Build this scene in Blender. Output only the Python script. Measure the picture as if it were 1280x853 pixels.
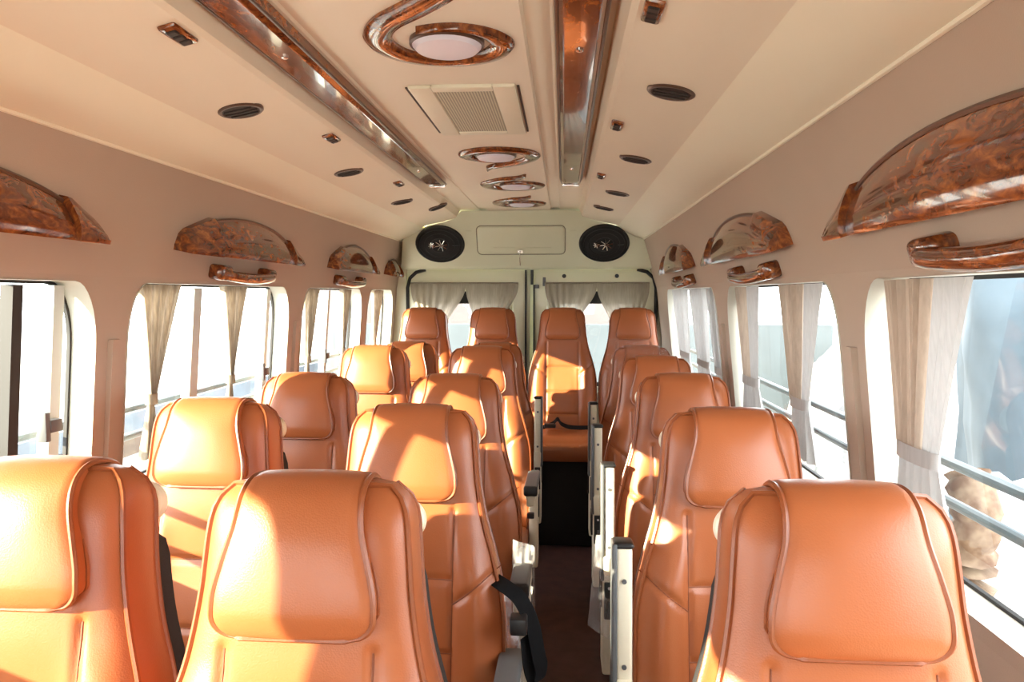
import bpy, bmesh, math, random
from mathutils import Vector, Matrix, noise
R = math.radians
sin, cos, pi = math.sin, math.cos, math.pi
random.seed(7)
for o in list(bpy.data.objects):
    bpy.data.objects.remove(o)
SC = bpy.context.scene
COL = SC.collection

# ---------------------------------------------------------------- camera, light, exposure
cam = bpy.data.objects.new('camera', bpy.data.cameras.new('camera'))
COL.objects.link(cam)
cam.location = (0, 0, 1.43)
cam.rotation_euler = (R(90 - 3.66), 0, R(4.07))
cam.data.sensor_width = 36
cam.data.lens = 36 * 900 / 1280
cam.data.clip_start = 0.02
SC.camera = cam

w = bpy.data.worlds.new('sky'); SC.world = w; w.use_nodes = True
bgn = w.node_tree.nodes['Background']
bgn.inputs['Color'].default_value = (0.95, 0.97, 1.0, 1)
bgn.inputs['Strength'].default_value = 6.0

sun = bpy.data.objects.new('sun', bpy.data.lights.new('sun', 'SUN'))
COL.objects.link(sun)
sun.data.energy = 16
sun.data.angle = R(0.6)
sun.data.color = (1.0, 0.86, 0.62)
sun.rotation_euler = Vector((1.0, 0.72, -0.35)).to_track_quat('-Z', 'Y').to_euler()

vs = SC.view_settings
vs.view_transform = 'Standard'; vs.look = 'None'; vs.exposure = 1.2; vs.gamma = 1.0
vs.use_curve_mapping = False
try:
    SC.cycles.use_denoising = True
    SC.cycles.max_bounces = 10; SC.cycles.diffuse_bounces = 6; SC.cycles.transparent_max_bounces = 16
    SC.cycles.sample_clamp_indirect = 12
except Exception:
    pass

# ---------------------------------------------------------------- materials
def mat(name, color, rough=0.5, metal=0.0, var=0.0, vscale=8.0, bump=0.0, bscale=200.0, coat=0.0,
        spec=0.5, emit=0.0, color2=None, stretch=None, detail=3.0):
    m = bpy.data.materials.new(name); m.use_nodes = True
    nt = m.node_tree; b = nt.nodes['Principled BSDF']
    b.inputs['Base Color'].default_value = (*color, 1)
    b.inputs['Roughness'].default_value = rough
    b.inputs['Metallic'].default_value = metal
    b.inputs['Specular IOR Level'].default_value = spec
    if coat:
        b.inputs['Coat Weight'].default_value = coat; b.inputs['Coat Roughness'].default_value = 0.04
    tc = nt.nodes.new('ShaderNodeTexCoord'); src = tc.outputs['Object']
    if stretch:
        mp = nt.nodes.new('ShaderNodeMapping'); mp.inputs['Scale'].default_value = stretch
        nt.links.new(src, mp.inputs['Vector']); src = mp.outputs['Vector']
    if var or color2:
        n = nt.nodes.new('ShaderNodeTexNoise'); n.inputs['Scale'].default_value = vscale; n.inputs['Detail'].default_value = detail
        nt.links.new(src, n.inputs['Vector'])
        r = nt.nodes.new('ShaderNodeValToRGB')
        c2 = color2 or tuple(max(0, c * (1 - var)) for c in color)
        r.color_ramp.elements[0].position = 0.35; r.color_ramp.elements[0].color = (*c2, 1)
        r.color_ramp.elements[1].position = 0.65; r.color_ramp.elements[1].color = (*color, 1)
        nt.links.new(n.outputs['Fac'], r.inputs['Fac']); nt.links.new(r.outputs['Color'], b.inputs['Base Color'])
    if bump:
        n2 = nt.nodes.new('ShaderNodeTexNoise'); n2.inputs['Scale'].default_value = bscale; n2.inputs['Detail'].default_value = 2
        nt.links.new(src, n2.inputs['Vector'])
        bp = nt.nodes.new('ShaderNodeBump'); bp.inputs['Strength'].default_value = bump; bp.inputs['Distance'].default_value = 0.002
        nt.links.new(n2.outputs['Fac'], bp.inputs['Height']); nt.links.new(bp.outputs['Normal'], b.inputs['Normal'])
    if emit:
        b.inputs['Emission Color'].default_value = (*color, 1); b.inputs['Emission Strength'].default_value = emit
    return m

def leather(name, c):
    m = mat(name, c, rough=0.36, var=0.10, vscale=5.0, spec=0.45)
    nt = m.node_tree; b = nt.nodes['Principled BSDF']
    tc = nt.nodes.new('ShaderNodeTexCoord')
    v = nt.nodes.new('ShaderNodeTexVoronoi'); v.inputs['Scale'].default_value = 420
    nt.links.new(tc.outputs['Object'], v.inputs['Vector'])
    bp = nt.nodes.new('ShaderNodeBump'); bp.inputs['Strength'].default_value = 0.12; bp.inputs['Distance'].default_value = 0.0012
    nt.links.new(v.outputs['Distance'], bp.inputs['Height']); nt.links.new(bp.outputs['Normal'], b.inputs['Normal'])
    return m

def burl(name):
    m = bpy.data.materials.new(name); m.use_nodes = True
    nt = m.node_tree; b = nt.nodes['Principled BSDF']
    tc = nt.nodes.new('ShaderNodeTexCoord')
    mp = nt.nodes.new('ShaderNodeMapping'); mp.inputs['Scale'].default_value = (1, 0.45, 1)
    nt.links.new(tc.outputs['Object'], mp.inputs['Vector'])
    n = nt.nodes.new('ShaderNodeTexNoise'); n.inputs['Scale'].default_value = 34; n.inputs['Detail'].default_value = 7
    n.inputs['Distortion'].default_value = 1.6; n.inputs['Roughness'].default_value = 0.65
    nt.links.new(mp.outputs['Vector'], n.inputs['Vector'])
    r = nt.nodes.new('ShaderNodeValToRGB'); e = r.color_ramp.elements
    e[0].position = 0.30; e[0].color = (0.035, 0.010, 0.004, 1)
    e[1].position = 0.72; e[1].color = (0.50, 0.17, 0.035, 1)
    x = e.new(0.48); x.color = (0.16, 0.040, 0.012, 1)
    x = e.new(0.60); x.color = (0.30, 0.085, 0.02, 1)
    nt.links.new(n.outputs['Fac'], r.inputs['Fac']); nt.links.new(r.outputs['Color'], b.inputs['Base Color'])
    b.inputs['Roughness'].default_value = 0.12
    b.inputs['Coat Weight'].default_value = 0.7; b.inputs['Coat Roughness'].default_value = 0.03; b.inputs['Coat IOR'].default_value = 1.5
    return m

def glass(name, tint=(0.93, 0.97, 0.96), refl=0.06):
    m = bpy.data.materials.new(name); m.use_nodes = True
    nt = m.node_tree; nt.nodes.remove(nt.nodes['Principled BSDF'])
    t = nt.nodes.new('ShaderNodeBsdfTransparent'); t.inputs['Color'].default_value = (*tint, 1)
    g = nt.nodes.new('ShaderNodeBsdfGlossy'); g.inputs['Roughness'].default_value = 0.02
    mx = nt.nodes.new('ShaderNodeMixShader'); mx.inputs['Fac'].default_value = refl
    nt.links.new(t.outputs[0], mx.inputs[1]); nt.links.new(g.outputs[0], mx.inputs[2])
    nt.links.new(mx.outputs[0], nt.nodes['Material Output'].inputs['Surface'])
    return m

def cloth(name, c, trans=0.35, stripe=0.0, clear=0.0):
    m = bpy.data.materials.new(name); m.use_nodes = True
    nt = m.node_tree; nt.nodes.remove(nt.nodes['Principled BSDF'])
    d = nt.nodes.new('ShaderNodeBsdfDiffuse'); t = nt.nodes.new('ShaderNodeBsdfTranslucent')
    tc = nt.nodes.new('ShaderNodeTexCoord')
    mp = nt.nodes.new('ShaderNodeMapping'); mp.inputs['Scale'].default_value = (60, 60, 6)
    n = nt.nodes.new('ShaderNodeTexNoise'); n.inputs['Scale'].default_value = 2.2; n.inputs['Detail'].default_value = 3
    r = nt.nodes.new('ShaderNodeValToRGB')
    r.color_ramp.elements[0].color = (*[k * (1 - stripe) for k in c], 1); r.color_ramp.elements[0].position = .35
    r.color_ramp.elements[1].color = (*c, 1); r.color_ramp.elements[1].position = .65
    nt.links.new(tc.outputs['Object'], mp.inputs['Vector']); nt.links.new(mp.outputs['Vector'], n.inputs['Vector'])
    nt.links.new(n.outputs['Fac'], r.inputs['Fac'])
    nt.links.new(r.outputs['Color'], d.inputs['Color']); nt.links.new(r.outputs['Color'], t.inputs['Color'])
    mx = nt.nodes.new('ShaderNodeMixShader'); mx.inputs['Fac'].default_value = trans
    nt.links.new(d.outputs[0], mx.inputs[1]); nt.links.new(t.outputs[0], mx.inputs[2])
    out = mx
    if clear:
        tr = nt.nodes.new('ShaderNodeBsdfTransparent')
        m2 = nt.nodes.new('ShaderNodeMixShader'); m2.inputs['Fac'].default_value = clear
        nt.links.new(mx.outputs[0], m2.inputs[1]); nt.links.new(tr.outputs[0], m2.inputs[2]); out = m2
    nt.links.new(out.outputs[0], nt.nodes['Material Output'].inputs['Surface'])
    return m

def plastic_film(name, clear=0.6):
    m = bpy.data.materials.new(name); m.use_nodes = True
    nt = m.node_tree; b = nt.nodes['Principled BSDF']
    b.inputs['Base Color'].default_value = (0.85, 0.85, 0.9, 1); b.inputs['Roughness'].default_value = 0.12
    t = nt.nodes.new('ShaderNodeBsdfTransparent')
    mx = nt.nodes.new('ShaderNodeMixShader'); mx.inputs['Fac'].default_value = clear
    nt.links.new(b.outputs[0], mx.inputs[1]); nt.links.new(t.outputs[0], mx.inputs[2])
    nt.links.new(mx.outputs[0], nt.nodes['Material Output'].inputs['Surface'])
    return m

M = {}
M['leather'] = leather('orange_leather', (0.365, 0.104, 0.034))
M['piping'] = leather('leather_piping_shaded', (0.25, 0.066, 0.020))  # same leather, colour darkened to carry the contact shadow along the piping
M['seam'] = mat('seam_thread', (0.20, 0.055, 0.022), rough=0.7)
M['cream'] = mat('cream_plastic', (0.80, 0.74, 0.58), rough=0.38, var=0.04, vscale=3)
M['creammetal'] = mat('cream_painted_metal', (0.74, 0.73, 0.55), rough=0.35, var=0.05, vscale=2)
M['ceil'] = mat('ceiling_cream', (0.84, 0.745, 0.585), rough=0.62, var=0.03, vscale=1.5)
M['ceilc'] = mat('ceiling_centre_cream', (0.84, 0.74, 0.59), rough=0.6, var=0.03, vscale=1.5)
M['cove'] = mat('cove_cream_lit', (0.88, 0.83, 0.655), rough=0.5, var=0.03, vscale=1.5)  # cream, with the window light the cove catches lightened into the colour
M['taupe'] = mat('taupe_wall_fabric', (0.47, 0.365, 0.285), rough=0.85, var=0.05, vscale=2, bump=0.15, bscale=500)
M['reveal'] = mat('window_reveal', (0.60, 0.59, 0.51), rough=0.5)
M['floor'] = mat('maroon_floor_vinyl', (0.085, 0.036, 0.030), rough=0.5, color2=(0.05, 0.021, 0.018), vscale=14, bump=0.2, bscale=120)
M['black'] = mat('black_plastic', (0.012, 0.012, 0.013), rough=0.45)
M['blackmat'] = mat('black_painted_board', (0.010, 0.009, 0.009), rough=0.75)
M['mesh'] = mat('black_mesh_fabric', (0.018, 0.017, 0.018), rough=0.9, bump=0.5, bscale=700)
M['rubber'] = mat('black_rubber', (0.015, 0.014, 0.014), rough=0.7)
M['grey'] = mat('grey_plastic', (0.10, 0.105, 0.11), rough=0.5)
M['alu'] = mat('aluminium_frame', (0.52, 0.58, 0.56), rough=0.45, metal=0.0)
M['chrome'] = mat('chrome', (0.8, 0.8, 0.8), rough=0.12, metal=1.0)
M['rail'] = mat('grey_guard_rail', (0.10, 0.125, 0.14), rough=0.4, metal=0.2)
M['burl'] = burl('glossy_burl_wood')
M['glass'] = glass('window_glass')
M['curt'] = cloth('taupe_curtain_cloth', (0.47, 0.40, 0.31), 0.30, 0.30)
M['curtr'] = cloth('beige_curtain_cloth', (0.50, 0.40, 0.32), 0.22, 0.12)
M['lining'] = cloth('pale_grey_curtain_lining', (0.52, 0.51, 0.50), 0.16, 0.10)
M['sheer'] = cloth('rear_curtain_cloth', (0.42, 0.37, 0.30), 0.45, 0.15, 0.06)
M['film'] = plastic_film('clear_plastic_film', 0.76)
M['filmthin'] = plastic_film('thin_clear_film', 0.94)
M['lamp'] = mat('lamp_diffuser', (0.80, 0.76, 0.84), rough=0.35)
M['belt'] = mat('black_belt_webbing', (0.006, 0.006, 0.007), rough=0.85, spec=0.15, bump=0.3, bscale=900)
M['dark'] = mat('dark_vent_inside', (0.03, 0.02, 0.017), rough=0.6)
M['bronze'] = mat('bronze_vent_rim', (0.11, 0.06, 0.04), rough=0.3, metal=0.2)
# exterior
M['ground'] = mat('pale_concrete_ground', (0.38, 0.36, 0.33), rough=0.9, var=0.2, vscale=2)
M['tarp'] = mat('blue_tarpaulin', (0.125, 0.175, 0.215), rough=0.6, var=0.25, vscale=4, bump=0.8, bscale=9)
M['pinksheet'] = mat('pale_pink_sheet', (0.19, 0.165, 0.165), rough=0.4, var=0.15, vscale=5, bump=0.5, bscale=12)
M['sack'] = mat('white_sacking', (0.75, 0.78, 0.84), rough=0.7, bump=0.6, bscale=20)
M['rust'] = mat('tan_bundle_cloth', (0.075, 0.032, 0.012), rough=0.7, color2=(0.20, 0.14, 0.09), vscale=22)
M['rubble'] = mat('pale_rubble', (0.24, 0.22, 0.20), rough=0.9, color2=(0.09, 0.09, 0.09), vscale=6)
M['wallwhite'] = mat('white_boundary_wall', (0.30, 0.31, 0.32), rough=0.9, var=0.1, vscale=1)
M['wallbrown'] = mat('brown_boundary_band', (0.10, 0.07, 0.05), rough=0.9, var=0.3, vscale=3)
M['wallblue'] = mat('blue_grey_band', (0.10, 0.12, 0.14), rough=0.8, var=0.2, vscale=3)
M['pinkwall'] = mat('pink_house_wall', (0.085, 0.068, 0.070), rough=0.9, var=0.1, vscale=1)
M['roofgrey'] = mat('grey_roof_sheet', (0.10, 0.105, 0.11), rough=0.6, var=0.2, vscale=3)

def perforated(name):
    m = mat(name, (0.52, 0.50, 0.36), rough=0.5)
    nt = m.node_tree; b = nt.nodes['Principled BSDF']
    tc = nt.nodes.new('ShaderNodeTexCoord')
    v = nt.nodes.new('ShaderNodeTexVoronoi'); v.inputs['Scale'].default_value = 130; v.inputs['Randomness'].default_value = 0.0
    nt.links.new(tc.outputs['Object'], v.inputs['Vector'])
    r = nt.nodes.new('ShaderNodeValToRGB')
    r.color_ramp.elements[0].position = 0.36; r.color_ramp.elements[0].color = (0.10, 0.09, 0.07, 1)
    r.color_ramp.elements[1].position = 0.46; r.color_ramp.elements[1].color = (0.60, 0.57, 0.42, 1)
    nt.links.new(v.outputs['Distance'], r.inputs['Fac']); nt.links.new(r.outputs['Color'], b.inputs['Base Color'])
    return m
M['grille'] = perforated('perforated_grille')

# ---------------------------------------------------------------- helpers
def link(o, parent=None):
    COL.objects.link(o)
    if parent is not None:
        o.parent = parent
    return o

def mobj(name, vs_, fs, m, parent=None, smooth=True, auto=None):
    me = bpy.data.meshes.new(name)
    me.from_pydata([tuple(v) for v in vs_], [], fs)
    me.materials.append(m if not isinstance(m, str) else M[m])
    bm = bmesh.new(); bm.from_mesh(me)
    bmesh.ops.recalc_face_normals(bm, faces=bm.faces)
    bm.to_mesh(me); bm.free()
    if smooth:
        for p in me.polygons: p.use_smooth = True
        if auto is not None:
            me.set_sharp_from_angle(angle=R(auto))
    return link(bpy.data.objects.new(name, me), parent)

class MB:
    """collects shapes for one part"""
    def __init__(s): s.v = []; s.f = []
    def add(s, v, f):
        k = len(s.v); s.v += [Vector(a) for a in v]; s.f += [[i + k for i in q] for q in f]; return s
    def box(s, x0, x1, y0, y1, z0, z1):
        v = [(x, y, z) for x in (x0, x1) for y in (y0, y1) for z in (z0, z1)]
        return s.add(v, [(0, 1, 3, 2), (4, 6, 7, 5), (0, 4, 5, 1), (2, 3, 7, 6), (0, 2, 6, 4), (1, 5, 7, 3)])
    def rbox(s, x0, x1, y0, y1, z0, z1, b=0.006, seg=2):
        bm = bmesh.new(); bmesh.ops.create_cube(bm, size=1)
        for v in bm.verts:
            v.co = Vector(((x0 + x1) / 2 + v.co.x * (x1 - x0), (y0 + y1) / 2 + v.co.y * (y1 - y0), (z0 + z1) / 2 + v.co.z * (z1 - z0)))
        bmesh.ops.bevel(bm, geom=list(bm.edges), offset=b, segments=seg, profile=0.5, affect='EDGES')
        bm.verts.index_update()
        v = [q.co.copy() for q in bm.verts]; f = [[q.index for q in p.verts] for p in bm.faces]; bm.free()
        return s.add(v, f)
    def tube(s, pts, r, seg=8, closed=False, flat=1.0, up=None):
        pts = [Vector(p) for p in pts]; n = len(pts); v = []; f = []
        prev = None
        for i, p in enumerate(pts):
            a = pts[(i - 1) % n] if (closed or i > 0) else p
            b = pts[(i + 1) % n] if (closed or i < n - 1) else p
            t = (b - a).normalized() if (b - a).length > 1e-9 else Vector((0, 0, 1))
            ref = Vector(up) if up is not None else (prev if prev is not None else (Vector((0, 0, 1)) if abs(t.z) < 0.9 else Vector((1, 0, 0))))
            side = t.cross(ref)
            if side.length < 1e-6: side = t.orthogonal()
            side.normalize(); u = side.cross(t).normalized(); prev = u
            rr = r[i] if isinstance(r, (list, tuple)) else r
            for k in range(seg):
                a_ = 2 * pi * k / seg
                v.append(p + side * cos(a_) * rr + u * sin(a_) * rr * flat)
        m = n if closed else n - 1
        for i in range(m):
            j = (i + 1) % n
            for k in range(seg):
                f.append([i * seg + k, i * seg + (k + 1) % seg, j * seg + (k + 1) % seg, j * seg + k])
        if not closed:
            f.append(list(range(seg))); f.append([(n - 1) * seg + k for k in range(seg)])
        return s.add(v, f)
    def loft(s, rings, cap=True, closed=True):
        n = len(rings[0]); v = [p for r_ in rings for p in r_]; f = []
        for i in range(len(rings) - 1):
            for k in range(n if closed else n - 1):
                f.append([i * n + k, i * n + (k + 1) % n, (i + 1) * n + (k + 1) % n, (i + 1) * n + k])
        if cap:
            f.append(list(range(n))); f.append([(len(rings) - 1) * n + k for k in range(n)])
        return s.add(v, f)
    def grid(s, fn, nu, nv):
        v = [fn(i / nu, j / nv) for j in range(nv + 1) for i in range(nu + 1)]
        f = [[j * (nu + 1) + i, j * (nu + 1) + i + 1, (j + 1) * (nu + 1) + i + 1, (j + 1) * (nu + 1) + i] for j in range(nv) for i in range(nu)]
        return s.add(v, f)
    def lathe(s, prof, c, axis='z', seg=32, sx=1.0, sy=1.0, rot=None):
        v = []; f = []
        for (r_, h) in prof:
            for k in range(seg):
                a = 2 * pi * k / seg
                p = Vector((r_ * cos(a) * sx, r_ * sin(a) * sy, h))
                if rot is not None: p = rot @ p
                v.append(Vector(c) + p)
        n = len(prof)
        for i in range(n - 1):
            for k in range(seg):
                f.append([i * seg + k, i * seg + (k + 1) % seg, (i + 1) * seg + (k + 1) % seg, (i + 1) * seg + k])
        f.append(list(range(seg))); f.append([(n - 1) * seg + k for k in range(seg)])
        return s.add(v, f)
    def ribbon(s, pts, wv, th=0.0015):
        """strap along pts, width vector(s) wv"""
        pts = [Vector(p) for p in pts]; n = len(pts); rings = []
        for i, p in enumerate(pts):
            t = (pts[min(i + 1, n - 1)] - pts[max(i - 1, 0)]).normalized()
            wd = Vector(wv[i] if isinstance(wv, list) else wv)
            nn = t.cross(wd).normalized() * th
            rings.append([p - wd + nn, p + wd + nn, p + wd - nn, p - wd - nn])
        return s.loft(rings)
    def build(s, name, m, parent=None, smooth=True, auto=35):
        return mobj(name, s.v, s.f, m, parent, smooth, auto)

def tag(o, label=None, cat=None, group=None, kind=None):
    if label: o['label'] = label
    if cat: o['category'] = cat
    if group: o['group'] = group
    if kind: o['kind'] = kind
    return o
def empty(name, loc=(0, 0, 0), parent=None):
    o = bpy.data.objects.new(name, None); o.location = loc; o.empty_display_size = 0.1
    return link(o, parent)
def struct(o, label=None): return tag(o, label, None, None, 'structure')
def copy_tree(o, parent=None):
    c = o.copy(); COL.objects.link(c); c.parent = parent
    for ch in list(o.children): copy_tree(ch, c)
    return c
def lerp_tab(tab, x):
    if x <= tab[0][0]: return tab[0][1]
    for (a, va), (b, vb) in zip(tab, tab[1:]):
        if x <= b: return va + (vb - va) * (x - a) / (b - a)
    return tab[-1][1]
def smooth_tab(tab, x):
    """Catmull-Rom through table"""
    if x <= tab[0][0]: return tab[0][1]
    if x >= tab[-1][0]: return tab[-1][1]
    for i in range(len(tab) - 1):
        a, b = tab[i], tab[i + 1]
        if x <= b[0]:
            h = b[0] - a[0]; t = (x - a[0]) / h
            p = tab[i - 1] if i > 0 else a; q = tab[i + 2] if i + 2 < len(tab) else b
            m0 = (b[1] - p[1]) / max(1e-6, (b[0] - p[0])) * h; m1 = (q[1] - a[1]) / max(1e-6, (q[0] - a[0])) * h
            return (2*t**3-3*t*t+1)*a[1] + (t**3-2*t*t+t)*m0 + (-2*t**3+3*t*t)*b[1] + (t**3-t*t)*m1
def catmull(pts, n=8, closed=False):
    pts = [Vector(p) for p in pts]; out = []; N = len(pts)
    for i in range(N if closed else N - 1):
        p0 = pts[(i - 1) % N] if closed or i > 0 else pts[i]; p1 = pts[i]; p2 = pts[(i + 1) % N]
        p3 = pts[(i + 2) % N] if closed or i + 2 < N else p2
        for k in range(n):
            t = k / n
            out.append(0.5 * ((2*p1) + (p2-p0)*t + (2*p0-5*p1+4*p2-p3)*t*t + (3*p1-p0-3*p2+p3)*t**3))
    if not closed: out.append(pts[-1])
    return out

# ================================================================ THE SETTING
CX = -0.285
Y0, Y1 = -1.75, 4.95          # front and rear ends of the saloon
ZB, ZT = 0.86, 1.478           # band of the wall that holds the windows
PR = [(0, .70), (ZB, .69), (ZT, .625), (1.62, .578), (1.79, .515)]
PL = [(0, -1.22), (ZB, -1.20), (ZT, -1.15), (1.62, -1.122), (1.79, -1.085)]
def WX(side, z): return lerp_tab(PR if side > 0 else PL, z)

# floor
fb = MB().box(-1.26, .74, Y0, 5.0, -0.05, 0.0)
struct(fb.build('floor', 'floor', smooth=False), 'dark maroon aisle floor of the minibus')

# side walls with window openings
def rrect(y0, y1, z0, z1, ry, rzt, rzb, n=9):
    """rounded rectangle loop in (y,z), n points per corner"""
    pts = []
    for (cy, cz, sy, sz, a0, rz) in ((y1 - ry, z1 - rzt, 1, 1, 0, rzt), (y0 + ry, z1 - rzt, -1, 1, 90, rzt),
                                     (y0 + ry, z0 + rzb, -1, -1, 180, rzb), (y1 - ry, z0 + rzb, 1, -1, 270, rzb)):
        for k in range(n):
            a = R(a0 + 90 * k / (n - 1)); pts.append((cy + ry * cos(a), cz + rz * sin(a)))
    return pts
WZ0, WZ1 = 0.895, 1.463
def build_wall(name, side, wins, label):
    b = MB()
    def strip(ya, yb, zs):
        v = []; f = []
        for z in zs: v += [(WX(side, z), ya, z), (WX(side, z), yb, z)]
        for i in range(len(zs) - 1): f.append((2*i, 2*i+1, 2*i+3, 2*i+2))
        b.add(v, f)
    strip(Y0, Y1, [0, ZB]); strip(Y0, Y1, [ZT, 1.62, 1.79])
    ys = Y0
    for (a, c) in wins:
        strip(ys, a - .02, [ZB, ZT]); ys = c + .02
    strip(ys, Y1, [ZB, ZT])
    for (a, c) in wins:
        lp = rrect(a, c, WZ0, WZ1, .085, .16, .06)
        oy0, oy1 = a - .02, c + .02; N = len(lp); n = N // 4
        # outer loop: corners of the rectangle, matched to the corner fans
        out = []
        for k in range(N):
            q = k // n; t = (k % n) / (n - 1)
            if q == 0: p = (oy1, lp[k][1]) if t < .5 else (lp[k][0], ZT)
            elif q == 1: p = (lp[k][0], ZT) if t < .5 else (oy0, lp[k][1])
            elif q == 2: p = (oy0, lp[k][1]) if t < .5 else (lp[k][0], ZB)
            else: p = (lp[k][0], ZB) if t < .5 else (oy1, lp[k][1])
            out.append(p)
        cor = [(oy1, ZT), (oy0, ZT), (oy0, ZB), (oy1, ZB)]
        v = [(WX(side, z), y, z) for (y, z) in lp] + [(WX(side, z), y, z) for (y, z) in out] + [(WX(side, z), y, z) for (y, z) in cor]
        f = []
        for k in range(N):
            j = (k + 1) % N; q = k // n; m = n // 2
            if k % n == m - 1 + (n % 2 == 0) * 0 or False:
                pass
            f.append((k, j, N + j, N + k))
        # insert the rectangle corners where the matched loop jumps from one side to the other
        for q in range(4):
            for k in range(q * n, q * n + n - 1):
                t0 = (k % n) / (n - 1); t1 = ((k + 1) % n) / (n - 1)
                if t0 < .5 <= t1: f.append((N + k, N + k + 1, 2 * N + q))
        b.add(v, f)
    o = b.build(name, 'taupe', smooth=True, auto=25)
    return struct(o, label)
WIN_L = [(-1.25, .05), (.20, 1.71), (1.843, 2.97), (3.13, 4.07), (4.20, 4.82)]
WIN_R = [(.25, 1.57), (1.713, 2.84), (3.04, 4.44)]
wall_l = build_wall('wall_left', -1, WIN_L, 'taupe lined left side wall of the minibus')
wall_r = build_wall('wall_right', 1, WIN_R, 'taupe lined right side wall of the minibus')

# windows: reveal, rubber seal, sliding frames, panes, guard bars
def build_window(n, side, a, c, mull, latch_y, bars=True, dark_post=None):
    root = empty('window_%d' % n, (WX(side, 1.16), (a + c) / 2, WZ0))
    struct(root, '%s side window with aluminium sliding frames and glass' % ('right' if side > 0 else 'left'))
    root_loc = Vector(root.location)
    def fin(b, name, m, **k):
        b.v = [p - root_loc for p in b.v]
        return b.build(name, m, root, **k)
    D = .062
    lp = rrect(a, c, WZ0, WZ1, .085, .16, .06)
    r0 = [(WX(side, z), y, z) for (y, z) in lp]
    r1 = [(WX(side, z) + side * D, y, z) for (y, z) in lp]
    cy, cz = (a + c) / 2, (WZ0 + WZ1) / 2
    def sc(pts, k): return [(cy + (y - cy) * (1 - k / (c - a) * 2), cz + (z - cz) * (1 - k / (WZ1 - WZ0) * 2)) for (y, z) in pts]
    l2 = sc(lp, .006)
    rl = [(WX(side, z) - side * .004, y, z) for (y, z) in lp]
    fin(MB().loft([rl, r0, r1], cap=False), 'window_reveal', 'reveal')
    l3 = sc(lp, .007)
    ra = [(WX(side, z) + side * (D - .003), y, z) for (y, z) in lp]
    rb = [(WX(side, z) + side * (D - .003), y, z) for (y, z) in l3]
    rc = [(WX(side, z) + side * (D + .006), y, z) for (y, z) in l3]
    rd = [(WX(side, z) + side * (D + .006), y, z) for (y, z) in lp]
    fin(MB().loft([ra, rb, rc, rd], cap=False), 'rubber_seal', 'rubber')
    # pane
    ga = [(WX(side, z) + side * (D + .004), y, z) for (y, z) in lp]
    fin(MB().add(ga, [list(range(len(ga)))]), 'window_pane', 'glass', smooth=False)
    for i, (ym, wd, mt) in enumerate(mull):
        bb = MB()
        zs = (WZ0 + .01, WZ1 - .01)
        for k in range(1):
            v = []
            for z in zs:
                X = WX(side, z) + side * (D - .02)
                v += [(X, ym - wd/2, z), (X, ym + wd/2, z), (X + side*.03, ym + wd/2, z), (X + side*.03, ym - wd/2, z)]
            bb.add(v, [(0,1,2,3),(4,5,6,7),(0,1,5,4),(1,2,6,5),(2,3,7,6),(3,0,4,7)])
        fin(bb, 'mullion', mt, smooth=False)
    if latch_y is not None:
        X = WX(side, 1.12) + side * (D - .028)
        bb = MB().rbox(X - .012, X + .012, latch_y - .035, latch_y - .018, 1.085, 1.155, .003)
        bb.rbox(X - .010, X + .014, latch_y - .02, latch_y + .02, 1.105, 1.135, .003)
        fin(bb, 'latch', 'grey')
    if bars:
        for z in (1.085, 1.0):
            X = WX(side, z) + side * .13
            fin(MB().tube([(X, a - .1, z), (X, c + .1, z)], .011, 10), 'guard_bar', 'rail')
    return root
al, rb_ = 'alu', 'rubber'
build_window(1, -1, -1.25, .05, [(-.4, .04, al)], None, False)
build_window(2, -1, .20, 1.71, [(.86, .035, al), (1.505, .03, rb_), (1.635, .035, al)], 1.615)
build_window(3, -1, 1.843, 2.97, [(2.29, .05, al), (2.86, .035, al)], 2.84)
build_window(4, -1, 3.13, 4.07, [(3.62, .03, al)], 3.60)
build_window(5, -1, 4.20, 4.82, [], None)
build_window(6, 1, .25, 1.57, [(.45, .03, al)], None)
build_window(7, 1, 1.713, 2.84, [], None)
build_window(8, 1, 3.04, 4.44, [(3.25, .03, al)], None)

# pillar recess covers (long shallow tabs on the pillars)
def pillar_slot(side, y, w_=.04, name='trim_1'):
    b = MB(); v = []
    za, zb = .95, 1.315
    rings = []
    for z in (za, zb):
        X = WX(side, z)
        rings.append([(X + side*.004, y - w_/2, z), (X - side*.014, y - w_/2, z), (X - side*.014, y + w_/2 - .012, z), (X + side*.004, y + w_/2, z)])
    b.loft(rings)
    o = b.build(name, 'taupe', smooth=False)
    struct(o, 'narrow raised cover strip on the window pillar')
    return o
for i, (s_, y_) in enumerate([(-1, 1.785), (-1, 3.06), (1, 1.645), (1, 2.945)]):
    pillar_slot(s_, y_, .045, 'trim_%d' % (i + 1))

# ceiling: one arched liner, extruded along the bus
CP = [(0, 1.972), (.200, 1.970), (.205, 1.984), (.256, 1.984), (.262, 1.980), (.372, 1.980), (.384, 1.976), (.400, 1.934), (.412, 1.926),
      (.475, 1.910), (.483, 1.905), (.56, 1.890), (.61, 1.879), (.632, 1.870), (.648, 1.857), (.68, 1.838), (.73, 1.814), (.80, 1.790)]
def ceil_z(x): return lerp_tab(CP, abs(x - CX))
YC = 4.60
xs = [(CX - o_, z) for (o_, z) in reversed(CP)] + [(CX + o_, z) for (o_, z) in CP[1:]]
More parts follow.
